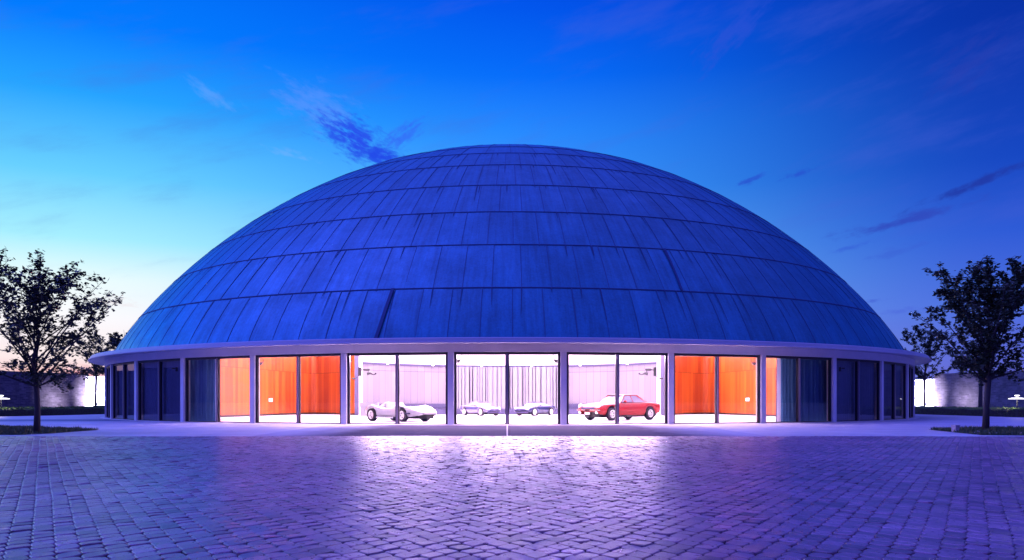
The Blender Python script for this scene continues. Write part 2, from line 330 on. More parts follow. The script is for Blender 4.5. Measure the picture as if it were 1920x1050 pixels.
def bed(poly, name):
    o = sheet(name, [poly], MAT['soil'], .012); tag(o, kind='structure')
    xs = [p[0] for p in poly]; ys = [p[1] for p in poly]; b = MB(); rs = random.Random(3)
    A = (max(xs)-min(xs))*(max(ys)-min(ys)); cnt = int(A*420)
    for _ in range(cnt):
        x = rs.uniform(min(xs), max(xs)); y = rs.uniform(min(ys), max(ys))
        if not inside((x, y), poly) or mnoise.noise(Vector((x*1.6, y*1.6, 2))) < -.22: continue
        h = rs.uniform(.05, .13)*(1+.6*mnoise.noise(Vector((x*2.5, y*2.5, 0)))); a_ = rs.uniform(0, pi); ww = rs.uniform(.008, .02); dx, dy = cos(a_)*ww, sin(a_)*ww; lx, ly = rs.gauss(0, .035), rs.gauss(0, .035)
        b.add([(x-dx, y-dy, .01), (x+dx, y+dy, .01), (x+lx, y+ly, h)], [(0, 1, 2)])
    return b.build('grass', MAT['grass'])
bl = [gp(-260, 799), gp(0, 800.2), gp(60, 802), gp(120, 804), gp(186, 806.3), gp(150, 809), gp(92, 813), gp(40, 815.6), gp(-260, 817)]
br_ = [gp(1742, 806), gp(1800, 804), gp(1860, 803), gp(1925, 803), gp(2200, 802), gp(2200, 818), gp(1925, 817), gp(1840, 816), gp(1795, 811.5)]
tag(bed(bl, 'left_planting_bed'), 'thin strip of short grass round the big tree left of the dome', 'grass', kind='stuff')
tag(bed(br_, 'right_planting_bed'), 'ragged strip of grass and pale stones round the big tree at right', 'grass', kind='stuff')
# ------------------------------------------------------------------ trees
def m_leaf(t, b):
    g = G(t); n = g.noise(g.coord('Object'), 6, 2, .5)
    g.l.new(g.mix(g.rng(n, .3, .7, 0, 1), (.018, .028, .012, 1), (.05, .065, .03, 1)), b.inputs['Base Color'])
MAT['leaf'] = mat('tree_leaves', (.04, .06, .03), .6, build=m_leaf)
MAT['bark'] = mat('bark', (.05, .035, .04), .85, build=mottled((.05, .038, .042), 8, .35, .6, (1, 1, .2)))
def tree(loc, h, fork, spread, seed, label, tr=.085, nl=9, leaf=.062, dens=1., shape=1.15, low=0., group=None):
    rs = random.Random(seed); t = empty('tree', loc, label=label, cat='tree', group=group)
    tb = MB(); lb = MB()
    top = Vector((rs.uniform(-.15, .15), rs.uniform(-.1, .1), h*.93))
    lead = [Vector((0, 0, -.05)), Vector((rs.gauss(0, .02), 0, fork*.5)), Vector((rs.gauss(0, .03), 0, fork))]
    for k in range(1, 6): lead.append(lead[2].lerp(top, k/5)+Vector((rs.gauss(0, .07), rs.gauss(0, .07), 0)))
    tb.tube(lead, [tr*1.35, tr*1.05, tr, tr*.72, tr*.5, tr*.34, tr*.2, tr*.08], 8)
    def leaves(p, n, sp):
        for _ in range(int(n*dens+rs.random())):
            q = p+Vector((rs.gauss(0, sp), rs.gauss(0, sp), rs.gauss(0, sp*.7))); a_ = Vector((rs.gauss(0, 1), rs.gauss(0, 1), rs.gauss(0, .45))).normalized(); b_ = a_.cross(Vector((rs.gauss(0, .5), rs.gauss(0, .5), 1))).normalized()
            s_ = leaf*rs.uniform(.65, 1.35)
            lb.add([q-a_*s_, q-a_*s_*.1+b_*s_*.62, q+a_*s_*1.1, q-a_*s_*.1-b_*s_*.62], [(0, 1, 2, 3)])
    def envelope(z):                                  # crown half-width at height z
        u = (z-fork*(.92-low))/(h-fork*(.92-low)); u = min(1, max(0, u)); return spread*(sin(pi*min(1, u**.72*.97+.03)))**.75+.12
    for i in range(-3, nl):
        u = max(0, i+.3)/nl; z0 = fork*(.97-low*.3)+(h*.78-fork)*u**1.25; base = lead[2].lerp(top, max(0, (z0-fork)/(h-fork)))
        if z0 < fork: base = Vector((0, 0, z0))
        a_ = i*2.399+rs.uniform(-.4, .4); ln = (h-z0)*rs.uniform(.62, .95); rise = rad(rs.uniform(36, 60)+12*u if i >= 0 else rs.uniform(18, 30)); ln *= 1 if i >= 0 else .5; d = Vector((cos(a_)*cos(rise), sin(a_)*cos(rise), sin(rise)))
        want = envelope(min(h*.95, z0+ln*sin(rise)*.7)); 
        hl = ln*cos(rise); k_ = min(1.4, want*rs.uniform(.85, 1.1)/max(.1, hl)); d.x *= k_; d.y *= k_
        if base.z+d.z*ln > h*.98: d.z = (h*.98-base.z)/ln
        pts = []
        for k in range(6): f = k/5; pts.append(base+d*ln*f+Vector((rs.gauss(0, .05), rs.gauss(0, .05), .25*ln*f*(f-1)*-.4))*(1 if k else 0))
        r0 = tr*(.48-.25*u); tb.tube(pts, [r0*(1-.85*k/5) for k in range(6)], 5)
        for q in range(9):
            f = .1+.9*(q+rs.random()*.6)/9; f = min(f, 1); idx = min(4, int(f*5)); p = pts[idx].lerp(pts[idx+1], f*5-idx)
            dd = (d.normalized()+Vector((rs.gauss(0, .65), rs.gauss(0, .65), rs.gauss(0, .42)))).normalized(); l2 = rs.uniform(.3, .75)*(1.1-f*.45)*spread/2.1
            e = p+dd*l2+Vector((0, 0, .06)); tb.tube([p, p.lerp(e, .5)+Vector((rs.gauss(0, .03), 0, rs.gauss(0, .03))), e], [r0*.22*(1.2-f), r0*.15, .004], 4)
            for k in range(5):
                m_ = p.lerp(e, .25+.75*k/4); e2 = m_+(dd+Vector((rs.gauss(0, .9), rs.gauss(0, .9), rs.gauss(0, .6)))).normalized()*rs.uniform(.08, .26)*spread/2.1
                tb.tube([m_, e2], [.006, .003], 3, False)
                leaves(e2, 7, .065); leaves(m_.lerp(e2, .5), 3, .05)
        leaves(pts[-1], 12, .08)
    tb.build('trunk', MAT['bark'], t, True); lb.build('crown', MAT['leaf'], t)
    return t
x, y = gp(69, 812); tree((x, y, 0), 6.05, 1.55, 2.35, 11, 'big loosely branched tree on the grass strip at far left, in front of the wall', nl=22, dens=.72, leaf=.068)
x, y = gp(1848, 808.5); tree((x, y, 0), 6.25, 1.75, 1.95, 24, 'big dense tree standing on the grass strip by the short stone post', nl=26, dens=.8, tr=.095, leaf=.074)
tree((P(180, 70)[0], 70, 0), 7.3, 3.2, 2.1, 31, 'slim tree behind the hedge touching the left end of the eaves', nl=11, dens=.8, leaf=.085, tr=.09)
tree((P(1734, 70)[0], 70, 0), 8.0, 2.9, 2.3, 37, 'slim forked tree behind the hedge just past the right end of the eaves', nl=13, dens=.9, leaf=.085, tr=.09)
tree((P(1838, 72)[0], 72, 0), 6.6, 3.6, 2.6, 41, 'dark low-crowned tree before the wall, mostly hidden by the big right tree', nl=11, dens=1, leaf=.09, tr=.15)
tree((P(236, 100)[0], 100, 0), 10.2, 5, 2.3, 43, 'distant treetop just showing beside the left foot of the dome', nl=12, dens=1.3, leaf=.13, tr=.14)
# ------------------------------------------------------------------ hedges, walls, garden lamps
def hedge(line, depth, h, label, out):
    rs = random.Random(len(label)); b = MB(); t = empty('hedge', (0, 0, 0), label=label, cat='hedge')
    core = MB()
    for (x0, y0), (x1, y1) in zip(line, line[1:]):
        ln = sqrt((x1-x0)**2+(y1-y0)**2); nx, ny = -(y1-y0)/ln*out, (x1-x0)/ln*out
        k = max(2, int(ln/.5))
        for i in range(k):
            for jj in range(6):
                u0, u1 = i/k, (i+1)/k; v0, v1 = jj/6*depth, (jj+1)/6*depth
                pts = [(x0+(x1-x0)*u+nx*v, y0+(y1-y0)*u+ny*v) for u, v in ((u0, v0), (u1, v0), (u1, v1), (u0, v1))]
                core.add([(p[0], p[1], 0) for p in pts]+[(p[0], p[1], h*.8+.1*mnoise.noise(Vector((p[0], p[1], 0)))) for p in pts], [(4, 5, 6, 7), (0, 1, 5, 4), (1, 2, 6, 5), (2, 3, 7, 6), (3, 0, 4, 7)])
        for _ in range(int(ln*depth*330)):
            u, v = rs.random(), rs.random()**1.6*depth; x = x0+(x1-x0)*u+nx*v; y = y0+(y1-y0)*u+ny*v
            z = h*(.82+.25*mnoise.noise(Vector((x*1.3, y*1.3, 3))))+rs.gauss(0, .05)
            if v < .25: z = rs.uniform(.02, z)
            a_ = Vector((rs.gauss(0, 1), rs.gauss(0, 1), rs.gauss(0, .8))).normalized(); c_ = a_.orthogonal().normalized(); s_ = rs.uniform(.03, .07)
            q = Vector((x, y, z)); b.add([q-a_*s_, q+c_*s_*.6, q+a_*s_, q-c_*s_*.6], [(0, 1, 2, 3)])
    core.build('branches', MAT['soil'], t); b.build('leaves', MAT['leafd'], t); return t
hedge([(-44, 49.5), (-34.6, 57.3), (-33.2, 61.4), (-32.6, 67.5), (-33.5, 75), (-36.5, 82)], 3.4, .56, 'low dark clipped hedge running in front of the wall on the left', 1)
hedge([(36, 82), (33.2, 75), (32.3, 66.5), (32.7, 54.5), (40, 48.5)], 3.4, .56, 'low clipped hedge on the right, lit yellow green round the garden lamp', 1)
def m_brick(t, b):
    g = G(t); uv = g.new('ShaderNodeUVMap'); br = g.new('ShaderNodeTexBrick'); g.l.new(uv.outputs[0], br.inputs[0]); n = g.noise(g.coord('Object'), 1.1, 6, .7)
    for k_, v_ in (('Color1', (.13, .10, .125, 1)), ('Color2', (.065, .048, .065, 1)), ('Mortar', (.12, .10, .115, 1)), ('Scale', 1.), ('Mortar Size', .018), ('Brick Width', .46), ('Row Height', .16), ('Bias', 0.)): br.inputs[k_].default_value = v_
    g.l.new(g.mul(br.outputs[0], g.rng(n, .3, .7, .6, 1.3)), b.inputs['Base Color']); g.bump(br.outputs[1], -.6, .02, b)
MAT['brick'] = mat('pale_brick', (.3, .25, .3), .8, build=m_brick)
def wall_strip(b, pts, z0, z1, th, uvs):                  # a standing wall along plan points, with thickness and a top
    n = len(pts); s = 0; off = []
    for i, (x, y) in enumerate(pts):
        a_ = Vector(pts[min(i+1, n-1)])-Vector(pts[max(i-1, 0)]); a_.normalize(); off.append((x-a_.y*th, y+a_.x*th))
    sl_ = [0]
    for i in range(1, n): sl_.append(sl_[-1]+(Vector(pts[i])-Vector(pts[i-1])).length)
    for i in range(n-1):
        (x0, y0), (x1, y1) = pts[i], pts[i+1]; (u0, w0), (u1, w1) = off[i], off[i+1]
        b.add([(x0, y0, z0), (x1, y1, z0), (x1, y1, z1), (x0, y0, z1), (u0, w0, z0), (u1, w1, z0), (u1, w1, z1), (u0, w0, z1)], [(0, 1, 2, 3), (5, 4, 7, 6), (3, 2, 6, 7)])
        uvs += [(sl_[i], z0), (sl_[i+1], z0), (sl_[i+1], z1), (sl_[i], z1), (sl_[i+1], z0), (sl_[i], z0), (sl_[i], z1), (sl_[i+1], z1), (sl_[i], z1), (sl_[i+1], z1), (sl_[i+1], z1+th), (sl_[i], z1+th)]
    (x0, y0), (u0, w0) = pts[0], off[0]; (x1, y1), (u1, w1) = pts[-1], off[-1]
    b.add([(x0, y0, z0), (u0, w0, z0), (u0, w0, z1), (x0, y0, z1)], [(3, 2, 1, 0)]); b.add([(x1, y1, z0), (u1, w1, z0), (u1, w1, z1), (x1, y1, z1)], [(0, 1, 2, 3)])
    uvs += [(0, 0)]*8
def wall(name, pts, z0, z1, th, m, parent=None, **k):
    b = MB(); uvs = []; wall_strip(b, pts, z0, z1, th, uvs); o = b.build(name, m, parent); ul = o.data.uv_layers.new(name='UVMap')
    ul.data.foreach_set('uv', [c for p in uvs for c in p]); return tag(o, **k)
def arc(cx_, cy_, r, a0, a1, n=24): return [(cx_+r*sin(a0+(a1-a0)*k/n), cy_+r*cos(a0+(a1-a0)*k/n)) for k in range(n+1)]
WR = 48
def wall_angle(px, r):
    t_ = (px-CX)/F; A_ = 1+t_*t_; Bq = -2*D0; Cq = D0*D0-r*r; Y = (-Bq+sqrt(Bq*Bq-4*A_*Cq))/(2*A_); return atan2(t_*Y, Y-D0)
wl, wr_ = wall_angle(161, WR), wall_angle(1752, WR)
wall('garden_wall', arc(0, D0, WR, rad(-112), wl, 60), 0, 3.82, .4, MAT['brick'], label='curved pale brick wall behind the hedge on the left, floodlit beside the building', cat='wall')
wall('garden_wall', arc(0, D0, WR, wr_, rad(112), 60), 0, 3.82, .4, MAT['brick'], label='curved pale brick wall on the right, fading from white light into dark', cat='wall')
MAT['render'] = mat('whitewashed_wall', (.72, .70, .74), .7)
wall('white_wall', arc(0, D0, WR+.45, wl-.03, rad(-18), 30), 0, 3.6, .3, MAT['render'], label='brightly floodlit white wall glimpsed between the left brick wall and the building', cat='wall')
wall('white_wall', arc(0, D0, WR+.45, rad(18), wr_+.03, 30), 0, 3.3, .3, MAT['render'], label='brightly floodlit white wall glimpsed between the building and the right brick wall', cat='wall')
def flood(px, r, power, tilt, label):                     # ground flood that washes the wall
    t_ = (px-CX)/F; A_ = 1+t_*t_; Bq = -2*D0; Cq = D0*D0-r*r; Y = (-Bq+sqrt(Bq*Bq-4*A_*Cq))/(2*A_); X = t_*Y
    dx, dy = X, Y-D0; ln = sqrt(dx*dx+dy*dy); rz = atan2(dy, dx)-pi/2
    t = empty('ground_floodlight', (X, Y, 0), rz, label=label, cat='floodlight', group='floodlights washing the garden walls')
    h = MB().box(-.18, .18, -.1, .1, .12, .3); h.build('housing', MAT['black'], t); MB().tube([(0, 0, 0), (0, 0, .12)], .03, 8).build('stem', MAT['black'], t)
    MB().add([(-.16, .104, .14), (.16, .104, .14), (.16, .104, .28), (-.16, .104, .28)], [(3, 2, 1, 0)]).build('lens', MAT['lamp'], t)
    d = bpy.data.lights.new('floodlight_lamp', 'AREA'); d.shape = 'RECTANGLE'; d.size = .6; d.size_y = .3; d.spread = rad(84); d.energy = power; d.color = (.74, .70, 1)
    o = bpy.data.objects.new('floodlight_lamp', d); C.objects.link(o); o.parent = t; o.location = (0, .2, .35); o.rotation_euler = (rad(90+tilt), 0, 0)
flood(230, 44.4, 1100, 14, 'floodlight behind the left hedge, the one nearest the building')
flood(140, 45.2, 75, 20, 'small floodlight at the foot of the left wall, farther from the building')
flood(1684, 44.4, 1100, 14, 'floodlight behind the right hedge, the one nearest the building')
flood(1774, 45.2, 75, 20, 'small floodlight at the foot of the right wall, farther from the building')
def garden_lamp(px, Y, label):
    x = P(px, Y)[0]; t = empty('garden_lamp', (x, Y, 0), label=label, cat='garden lamp')
    MB().tube([(0, 0, 0), (0, 0, 1.16)], .035, 8).build('post', MAT['metal'], t)
    MB().lathe([(0, 1.27), (.30, 1.26), (.52, 1.21), (.53, 1.18), (.30, 1.20), (0, 1.2)], 24).build('shade', MAT['lamp'], t, True)
    MB().lathe([(0, 1.46), (.12, 1.45), (.17, 1.42), (.12, 1.39), (0, 1.38)], 16).build('cap', MAT['lamp'], t, True)
    d = bpy.data.lights.new('garden_lamp_bulb', 'POINT'); d.energy = 110; d.color = (1, .88, .5); d.shadow_soft_size = .12
    o = bpy.data.objects.new('garden_lamp_bulb', d); C.objects.link(o); o.parent = t; o.location = (0, 0, .98)
garden_lamp(2, 59, 'disc topped garden lamp glowing over the left hedge at the picture edge')
garden_lamp(1907, 57.5, 'disc topped garden lamp glowing over the right hedge')
# short stone post in the right bed, rounded top with a pale lit face
x, y = gp(1791.5, 810); t = empty('stone_post', (x, y, 0), rad(20), label='short squat stone post with flared cap in the grass at right', cat='post')
b = MB(); b.lathe([(.0, 0), (.12, 0), (.115, .10), (.125, .16), (.14, .2), (.14, .235), (0, .24)], 4, Matrix.Rotation(rad(45), 4, 'Z')); b.build('shaft', mat('pinkish_stone', (.45, .38, .4), .7, build=mottled((.45, .36, .40), 12, .3, .3)), t)
for i, (px, py) in enumerate([(1828, 812.5), (1834, 811), (1848, 812), (1856, 814), (1869, 814), (1915, 815), (1779, 808)]):
    x, y = gp(px, py); b = MB(); rr = .035+.012*(i % 3); b.lathe([(0, 0), (rr, .0), (rr*1.1, rr*.5), (rr*.6, rr), (0, rr*1.05)], 7, Matrix.Translation((x, y, .01)))
    tag(b.build('pebble', mat('pale_pebble', (.45, .36, .42), .8)), 'one of the small pale stones lying at the foot of the big right tree', 'stone', 'pale stones in the right bed')
# ------------------------------------------------------------------ the domed building
AL = rad(10.106); AO = -rad(.23)
B = empty('domed_building', (0, D0, 0), label='large round showroom under a ribbed blue grey metal dome with glazed ground floor', cat='building')
Rz = lambda a: Matrix.Rotation(a, 4, 'Z')
def prof(t): return 27.606*cos(t)**.966, 3.76+15.54*sin(t)**1.677
def front_y(t):
    r, z = prof(t); return HY-F*(z-HC)/(D0-r)
def t_for(y):                                            # where the front meridian crosses this row
    lo, hi = 0., 1.45
    for _ in range(50):
        m = (lo+hi)/2
        if front_y(m) > y: lo = m
        else: hi = m
    return lo
TS = [0.]+[t_for(y) for y in (539, 458.5, 397, 347, 309, 287, 275.5)]+[pi/2-.02]
rs = random.Random(5); dm = MB(); sm = MB()
STEP = rad(3); offs = [rad(.25), rad(1.2), rad(.4), rad(1.6), rad(.9), rad(2.1), rad(.2), 0]
vsm = MB()
def strip(a0, t0, a1, t1, w0, w1, lift=.016, hgt=.022, sm=None):
    sm = sm or globals()['sm']   # thin raised batten or run of dirt following the shell
    n = max(2, int(abs(t1-t0)/.03)+1); vs = []
    for k in range(n+1):
        u = k/n; r, z = prof(t0+(t1-t0)*u); a = a0+(a1-a0)*u; w_ = (w0+(w1-w0)*u)/2/max(r, .5)
        for s_, q in ((-1, 0), (-1, hgt), (1, hgt), (1, 0)): rr = r+lift+q; vs.append((rr*sin(a+s_*w_), -rr*cos(a+s_*w_), z+(lift+q)*.5))
    fs = []
    for k in range(n):
        for m_ in range(3): fs.append((k*4+m_, k*4+m_+1, (k+1)*4+m_+1, (k+1)*4+m_))
    sm.add(vs, fs)
prev_seams = []
for i in range(8):
    t0, t1 = TS[i], TS[i+1]; na = 120 if i < 6 else 60; st_ = 2*pi/na; nt_ = 6 if i < 5 else 4
    for j in range(na):
        a0 = offs[i]+j*st_; a1 = a0+st_; tone = rs.random(); jo = rs.uniform(0, .006); jt_ = rs.gauss(0, .006); vs = []
        for k in range(nt_+1):
            for q in range(3):
                r, z = prof(t0+(t1-t0)*k/nt_); a = a0+(a1-a0)*q/2; r += .018*(1-k/nt_)+jo+jt_*(q-1); vs.append((r*sin(a), -r*cos(a), z))
        dm.add(vs, [(k*3+q, k*3+q+1, (k+1)*3+q+1, (k+1)*3+q) for k in range(nt_) for q in range(2)]); dm.c[-nt_*2:] = [tone]*(nt_*2)
        av = (a0+pi) % (2*pi)-pi
        if abs(av) < rad(112):
            wide = .017+.014*rs.random()*(2.2 if rs.random() < .15 else 1)
            # dark runs below the joints of the row above
            strip(a0, t0, a0, t1, wide, wide, .014, .010, sm=vsm)
            if i < 6:
                b0 = offs[i+1]+j*st_
                if rs.random() < .62: strip(b0, t1, b0+rs.gauss(0, .001), t1-(t1-t0)*rs.uniform(.1, .75)*rs.random(), .05, .012, .03, .003)
                if rs.random() < .25:
                    c0 = a0+rs.random()*st_; strip(c0, t1, c0, t1-(t1-t0)*rs.uniform(.1, .5), .05, .01, .03, .003)
    r, z = prof(t1)
    if i < 7: sm.lathe([(r+.03, z-.05), (r+.045, z-.04), (r+.04, z+.012), (r+.01, z+.03)], 180)
strip(rad(-12.6), 0, rad(-12.0), TS[1], .17, .15, .03, .05)
strip(rad(18.2), TS[1], rad(18.6), TS[2], .09, .08, .03, .04)
dome = dm.build('dome_roof', MAT['dome'], B, True, tone=True)
# keep panel edges crisp although the panels are smooth shaded
sm.build('seams', MAT['seam'], dome); vsm.build('standing_seams', mat('standing_seams', (.018, .075, .18), .7), dome)
r, z = prof(pi/2-.02); MB().lathe([(r+.1, z-.02), (r+.1, z+.04), (0, z+.07)], 24).build('cap', MAT['seam'], dome)
# eaves, ring beam, columns
ev = MB(); ev.lathe([(27.4, 3.565), (28.74, 3.565), (28.80, 3.53), (28.90, 3.505), (28.95, 3.52), (28.945, 3.575), (28.86, 3.60), (28.83, 3.735), (28.79, 3.765), (27.45, 3.80)], 240)
ev.build('eaves', MAT['fascia'], B, False)
bm_ = MB(); bm_.lathe([(27.45, 3.19), (28.0, 3.19), (28.0, 3.563), (27.45, 3.563)], 240); bm_.lathe([(28.0, 3.188), (28.012, 3.188), (28.012, 3.215), (28.0, 3.22)], 240)
bm_.build('ring_beam', MAT['white'], B)
col0 = None
for k in range(-7, 9):
    a = (k-.5)*AL+AO
    if col0 is None:
        c = MB(); c.box(-.135, .135, -(R0+.02), -(R0-.36), 0, 3.187); c.box(-.16, .16, -(R0+.045), -(R0-.40), 0, .02); col0 = c.build('column', MAT['white'], B); o = col0
    else: o = col0.copy(); C.objects.link(o); o.parent = B
    o.rotation_euler.z = a
# windows: every bay is a dark frame holding two panes
hw = R0*math.tan(AL/2)-.13; yg = -(R0-.24)
f = MB()
f.box(-hw, hw, yg-.06, yg+.06, 3.07, 3.187); f.box(-hw, hw, yg-.06, yg+.06, 0, .055)
for x0, x1 in ((-hw, -hw+.13), (hw-.13, hw), (-.085, .085)): f.box(x0, x1, yg-.055, yg+.055, .055, 3.07)
frame0 = f.build('window', MAT['frame'], B); panes = []
for s_ in (-1, 1):
    x0, x1 = (-hw+.131, -.086) if s_ < 0 else (.086, hw-.131)
    p = MB().add([(x0, yg, .056), (x1, yg, .056), (x1, yg, 3.069), (x0, yg, 3.069)], [(0, 1, 2, 3)]).build('pane', MAT['glass'], frame0); panes.append(p)
mc = MB().box(-.042, .042, yg-.12, yg-.056, .02, 3.10).build('mullion_cap', mat('grey_violet_metal', (.16, .13, .2), .45), frame0); panes.append(mc)
bl0 = MB(); n = 46; yb = yg+.22; vs = []
for k in range(n+1):
    x = -hw-.02+(2*hw+.04)*k/n; vs += [(x, yb+.012*(k % 2), .03), (x, yb+.012*(k % 2), 3.15)]
bl0.add(vs, [(2*k, 2*k+2, 2*k+3, 2*k+1) for k in range(n)]); blind0 = None
for k in range(-7, 8):
    if k == -7: w_ = frame0
    else:
        w_ = frame0.copy(); C.objects.link(w_); w_.parent = B
        for p in panes: q = p.copy(); C.objects.link(q); q.parent = w_
    w_.rotation_euler.z = k*AL+AO
    if abs(k) >= 4:
        if blind0 is None: blind0 = bl0.build('blind', MAT['blind'], B); o = blind0
        else: o = blind0.copy(); C.objects.link(o); o.parent = B
        o.rotation_euler.z = k*AL+AO
MB().lathe([(27.75, 0), (27.75, 3.187)], 120, None, 7.5*AL, 2*pi-7.5*AL).build('rear_wall', MAT['white'], B)
MB().lathe([(28.28, -.06), (28.28, .012), (27.5, .012), (27.5, -.06)], 200).build('threshold', MAT['white'], B)
ish = [(27.45, 3.3), (25.9, 3.3)]+[(prof(t)[0]*.93, 3.3+(prof(t)[1]-3.76)*.9) for t in [.12*k for k in range(1, 13)]]+[(0, 17.3)]
MB().lathe(ish, 96).build('inner_shell', MAT['inner'], B, True)
# ------------------------------------------------------------------ inside
def on_glass(px, r):                                      # angle about the axis of the point at radius r seen in this column
    t_ = (px-CX)/F; A_ = 1+t_*t_; Bq = -2*D0; Cq = D0*D0-r*r; Y = (-Bq-sqrt(max(0, Bq*Bq-4*A_*Cq)))/(2*A_); return atan2(t_*Y, D0-Y)
def wood(sg, label):
    pts = [(12.05, 66.2), (12.9, 66.9), (14.2, 69.2), (15.6, 70.8), (16.7, 71.2), (17.5, 68.5), (18.0, 65), (18.4, 62), (18.9, 59), (19.5, 56), (20.3, 53), (21.2, 50)]
    if sg > 0: pts = [(p[0], p[1]) for p in pts]
    else: pts = [(-p[0], p[1]) for p in pts]
    sp_ = [Vector(p) for p in pts]; q = []
    for i in range(len(sp_)-1):
        p0, p1, p2, p3 = sp_[max(0, i-1)], sp_[i], sp_[i+1], sp_[min(len(sp_)-1, i+2)]
        for k in range(5):
            u = k/5; v = .5*((2*p1)+(-p0+p2)*u+(2*p0-5*p1+4*p2-p3)*u*u+(-p0+3*p1-3*p2+p3)*u**3); q.append((v.x, v.y))
    q.append(tuple(sp_[-1])); t = empty('wooden_wall', (0, 0, 0), label=label, cat='wall')
    if sg < 0: q = q[::-1]
    wall('boards', q, .06, 5.0, .12, MAT['orange'], t)
    wall('skirting', [(p[0]*.9985, p[1]-.03) for p in q], -.05, .09, .10, MAT['black'], t)
wood(-1, 'curved wall of glowing orange boards inside the left bays, with two white switches')
wood(1, 'curved wall of glowing orange boards inside the right bays, with one white switch')
bc = (0, 57.1); e1 = rad(61.5)
bw = empty('display_backdrop', (0, 0, 0), label='pale pink panelled back wall curving round behind the four cars', cat='wall')
wall('panels', arc(*bc, 12.5, -e1, e1, 60), -.05, 3.86, .15, MAT['pale'], bw)
wall('cornice', arc(*bc, 12.44, -e1, e1, 60), 3.82, 3.97, .25, MAT['plinth'], bw)
wall('dado', arc(*bc, 12.40, -e1, -rad(22), 14), .44, .84, .05, MAT['plinth'], bw); wall('dado', arc(*bc, 12.40, rad(22), e1, 14), .44, .84, .05, MAT['plinth'], bw)
pl = MB(); uvs = []; wall_strip(pl, arc(*bc, 12.0, -e1, e1, 60), -.05, .43, .42, uvs)
tag(pl.build('low_plinth', MAT['plinth']), 'low violet grey plinth running along the foot of the curved back wall', 'plinth')
# white curtain of vertical folds hung in the middle of the back wall
def folds(name, mat_, cx_, cy_, r, a0, a1, z0, z1, n, amp, seed, parent=None, gap=0.):
    r_ = random.Random(seed); b = MB(); vs = []; ph = 0
    m_ = n*8
    for k in range(m_+1):
        u = k/m_; ph += 2*pi/8*r_.uniform(.55, 1.6); a = a0+(a1-a0)*u; rr = r+amp*sin(ph)+amp*.4*sin(ph*.37+2)
        for z in (z0, (z0+z1)/2, z1): f_ = 1+(.25 if z == z0 else -.1 if z == z1 else 0); rr2 = r+(rr-r)*f_; vs.append((cx_+rr2*sin(a), cy_+rr2*cos(a), z))
    b.add(vs, [(3*k+q, 3*k+3+q, 3*k+4+q, 3*k+1+q) for k in range(m_) for q in range(2)]); return b.build(name, mat_, parent, True)
def slat_curtain():
    r_ = random.Random(12); a = -rad(21.6); vs = []
    while a < rad(21.6):
        w_ = r_.choice((.12, .17, .22, .28, .36))/12.1; g_ = r_.choice((.04, .05, .06, .08, .13))/12.1; o_ = r_.uniform(-.03, .03)
        for aa, rr in ((a, 12.10+o_), (a+w_*.5, 12.06+o_), (a+w_, 12.10+o_), (a+w_+g_*.15, 12.42), (a+w_+g_*.85, 12.42)):
            for z in (.44, 3.82): vs.append((rr*sin(aa), 57.1+rr*cos(aa), z))
        a += w_+g_
    n_ = len(vs)//2-1; return MB().add(vs, [(2*k, 2*k+2, 2*k+3, 2*k+1) for k in range(n_)]).build('curtain', MAT['wcurtain'])
tag(slat_curtain(), 'white curtain of vertical folds at the centre of the back wall', 'curtain')
for sg, px0, px1, lab in ((-1, 352, 409, 'dark blue curtain behind the glass left of the orange wall, slightly drawn back'), (1, 1459, 1562, 'dark blue curtain filling the bay right of the orange wall')):
    a0, a1 = on_glass(px0, 27.3), on_glass(px1, 27.3); t = empty('curtain', (0, 0, 0), label=lab, cat='curtain')
    folds('cloth', MAT['curtain'], 0, D0, -27.30, -a0, -a1, .03, 3.14, 9 if sg < 0 else 15, .11, 9+sg, t)
    i0, i1 = (on_glass(403.5, 27.42), on_glass(411.5, 27.42)) if sg < 0 else (on_glass(1456.5, 27.42), on_glass(1463.5, 27.42))
    folds('lit_edge', mat('pale_lit_edge', (.72, .68, .78), .7), 0, D0, -27.44, -i0, -i1, .03, 3.14, 2, .02, 4, t)  # pale strip paints showroom light falling on the curtain's side return
# columns and panels where back wall and wooden walls meet
for sg, lab, lab2 in ((-1, 'slim white column inside, at the left end of the pale back wall', 'narrow violet panel between white column and left orange wall'), (1, 'slim white column inside, at the right end of the pale back wall', 'narrow violet panel between white column and right orange wall')):
    x = sg*10.98; c = MB().box(x-.11, x+.11, 62.2, 62.5, -.05, 5.2); c.box(x-.15, x+.15, 62.15, 62.55, -.05, .05); tag(c.build('column', MAT['inner']), lab, 'column')
    c = MB().box(min(sg*11.12, sg*11.72), max(sg*11.12, sg*11.72), 63.9, 64.05, .05, 5.1); c.box(min(sg*11.12, sg*11.72), max(sg*11.12, sg*11.72), 63.87, 64.02, -.05, .05)
    tag(c.build('wall_panel', mat('violet_panel', (.11, .10, .20), .6)), lab2, 'panel')
b = MB(); 
for sg in (-1, 1):
    pass
b.box(-10.9, -9.7, 61.9, 62.5, -.05, .62); b.box(-10.95, -9.65, 61.85, 62.55, .62, .95)
tag(b.build('cabinet', MAT['wcurtain']), 'low pale cabinet with thick white top beside the left white column', 'cabinet')
def soft_round(b, c, r, h, n=10): b.lathe([(0, c[2]-h), (r, c[2]-h), (r*1.05, c[2]), (r*.7, c[2]+h), (0, c[2]+h)], n, Matrix.Translation((c[0], c[1], 0)))
def px_arc(px, r):
    t_ = (px-CX)/F; A_ = 1+t_*t_; Bq = -2*bc[1]; Cq = bc[1]**2-r*r; Y = (-Bq+sqrt(max(0, Bq*Bq-4*A_*Cq)))/(2*A_); return t_*Y, Y
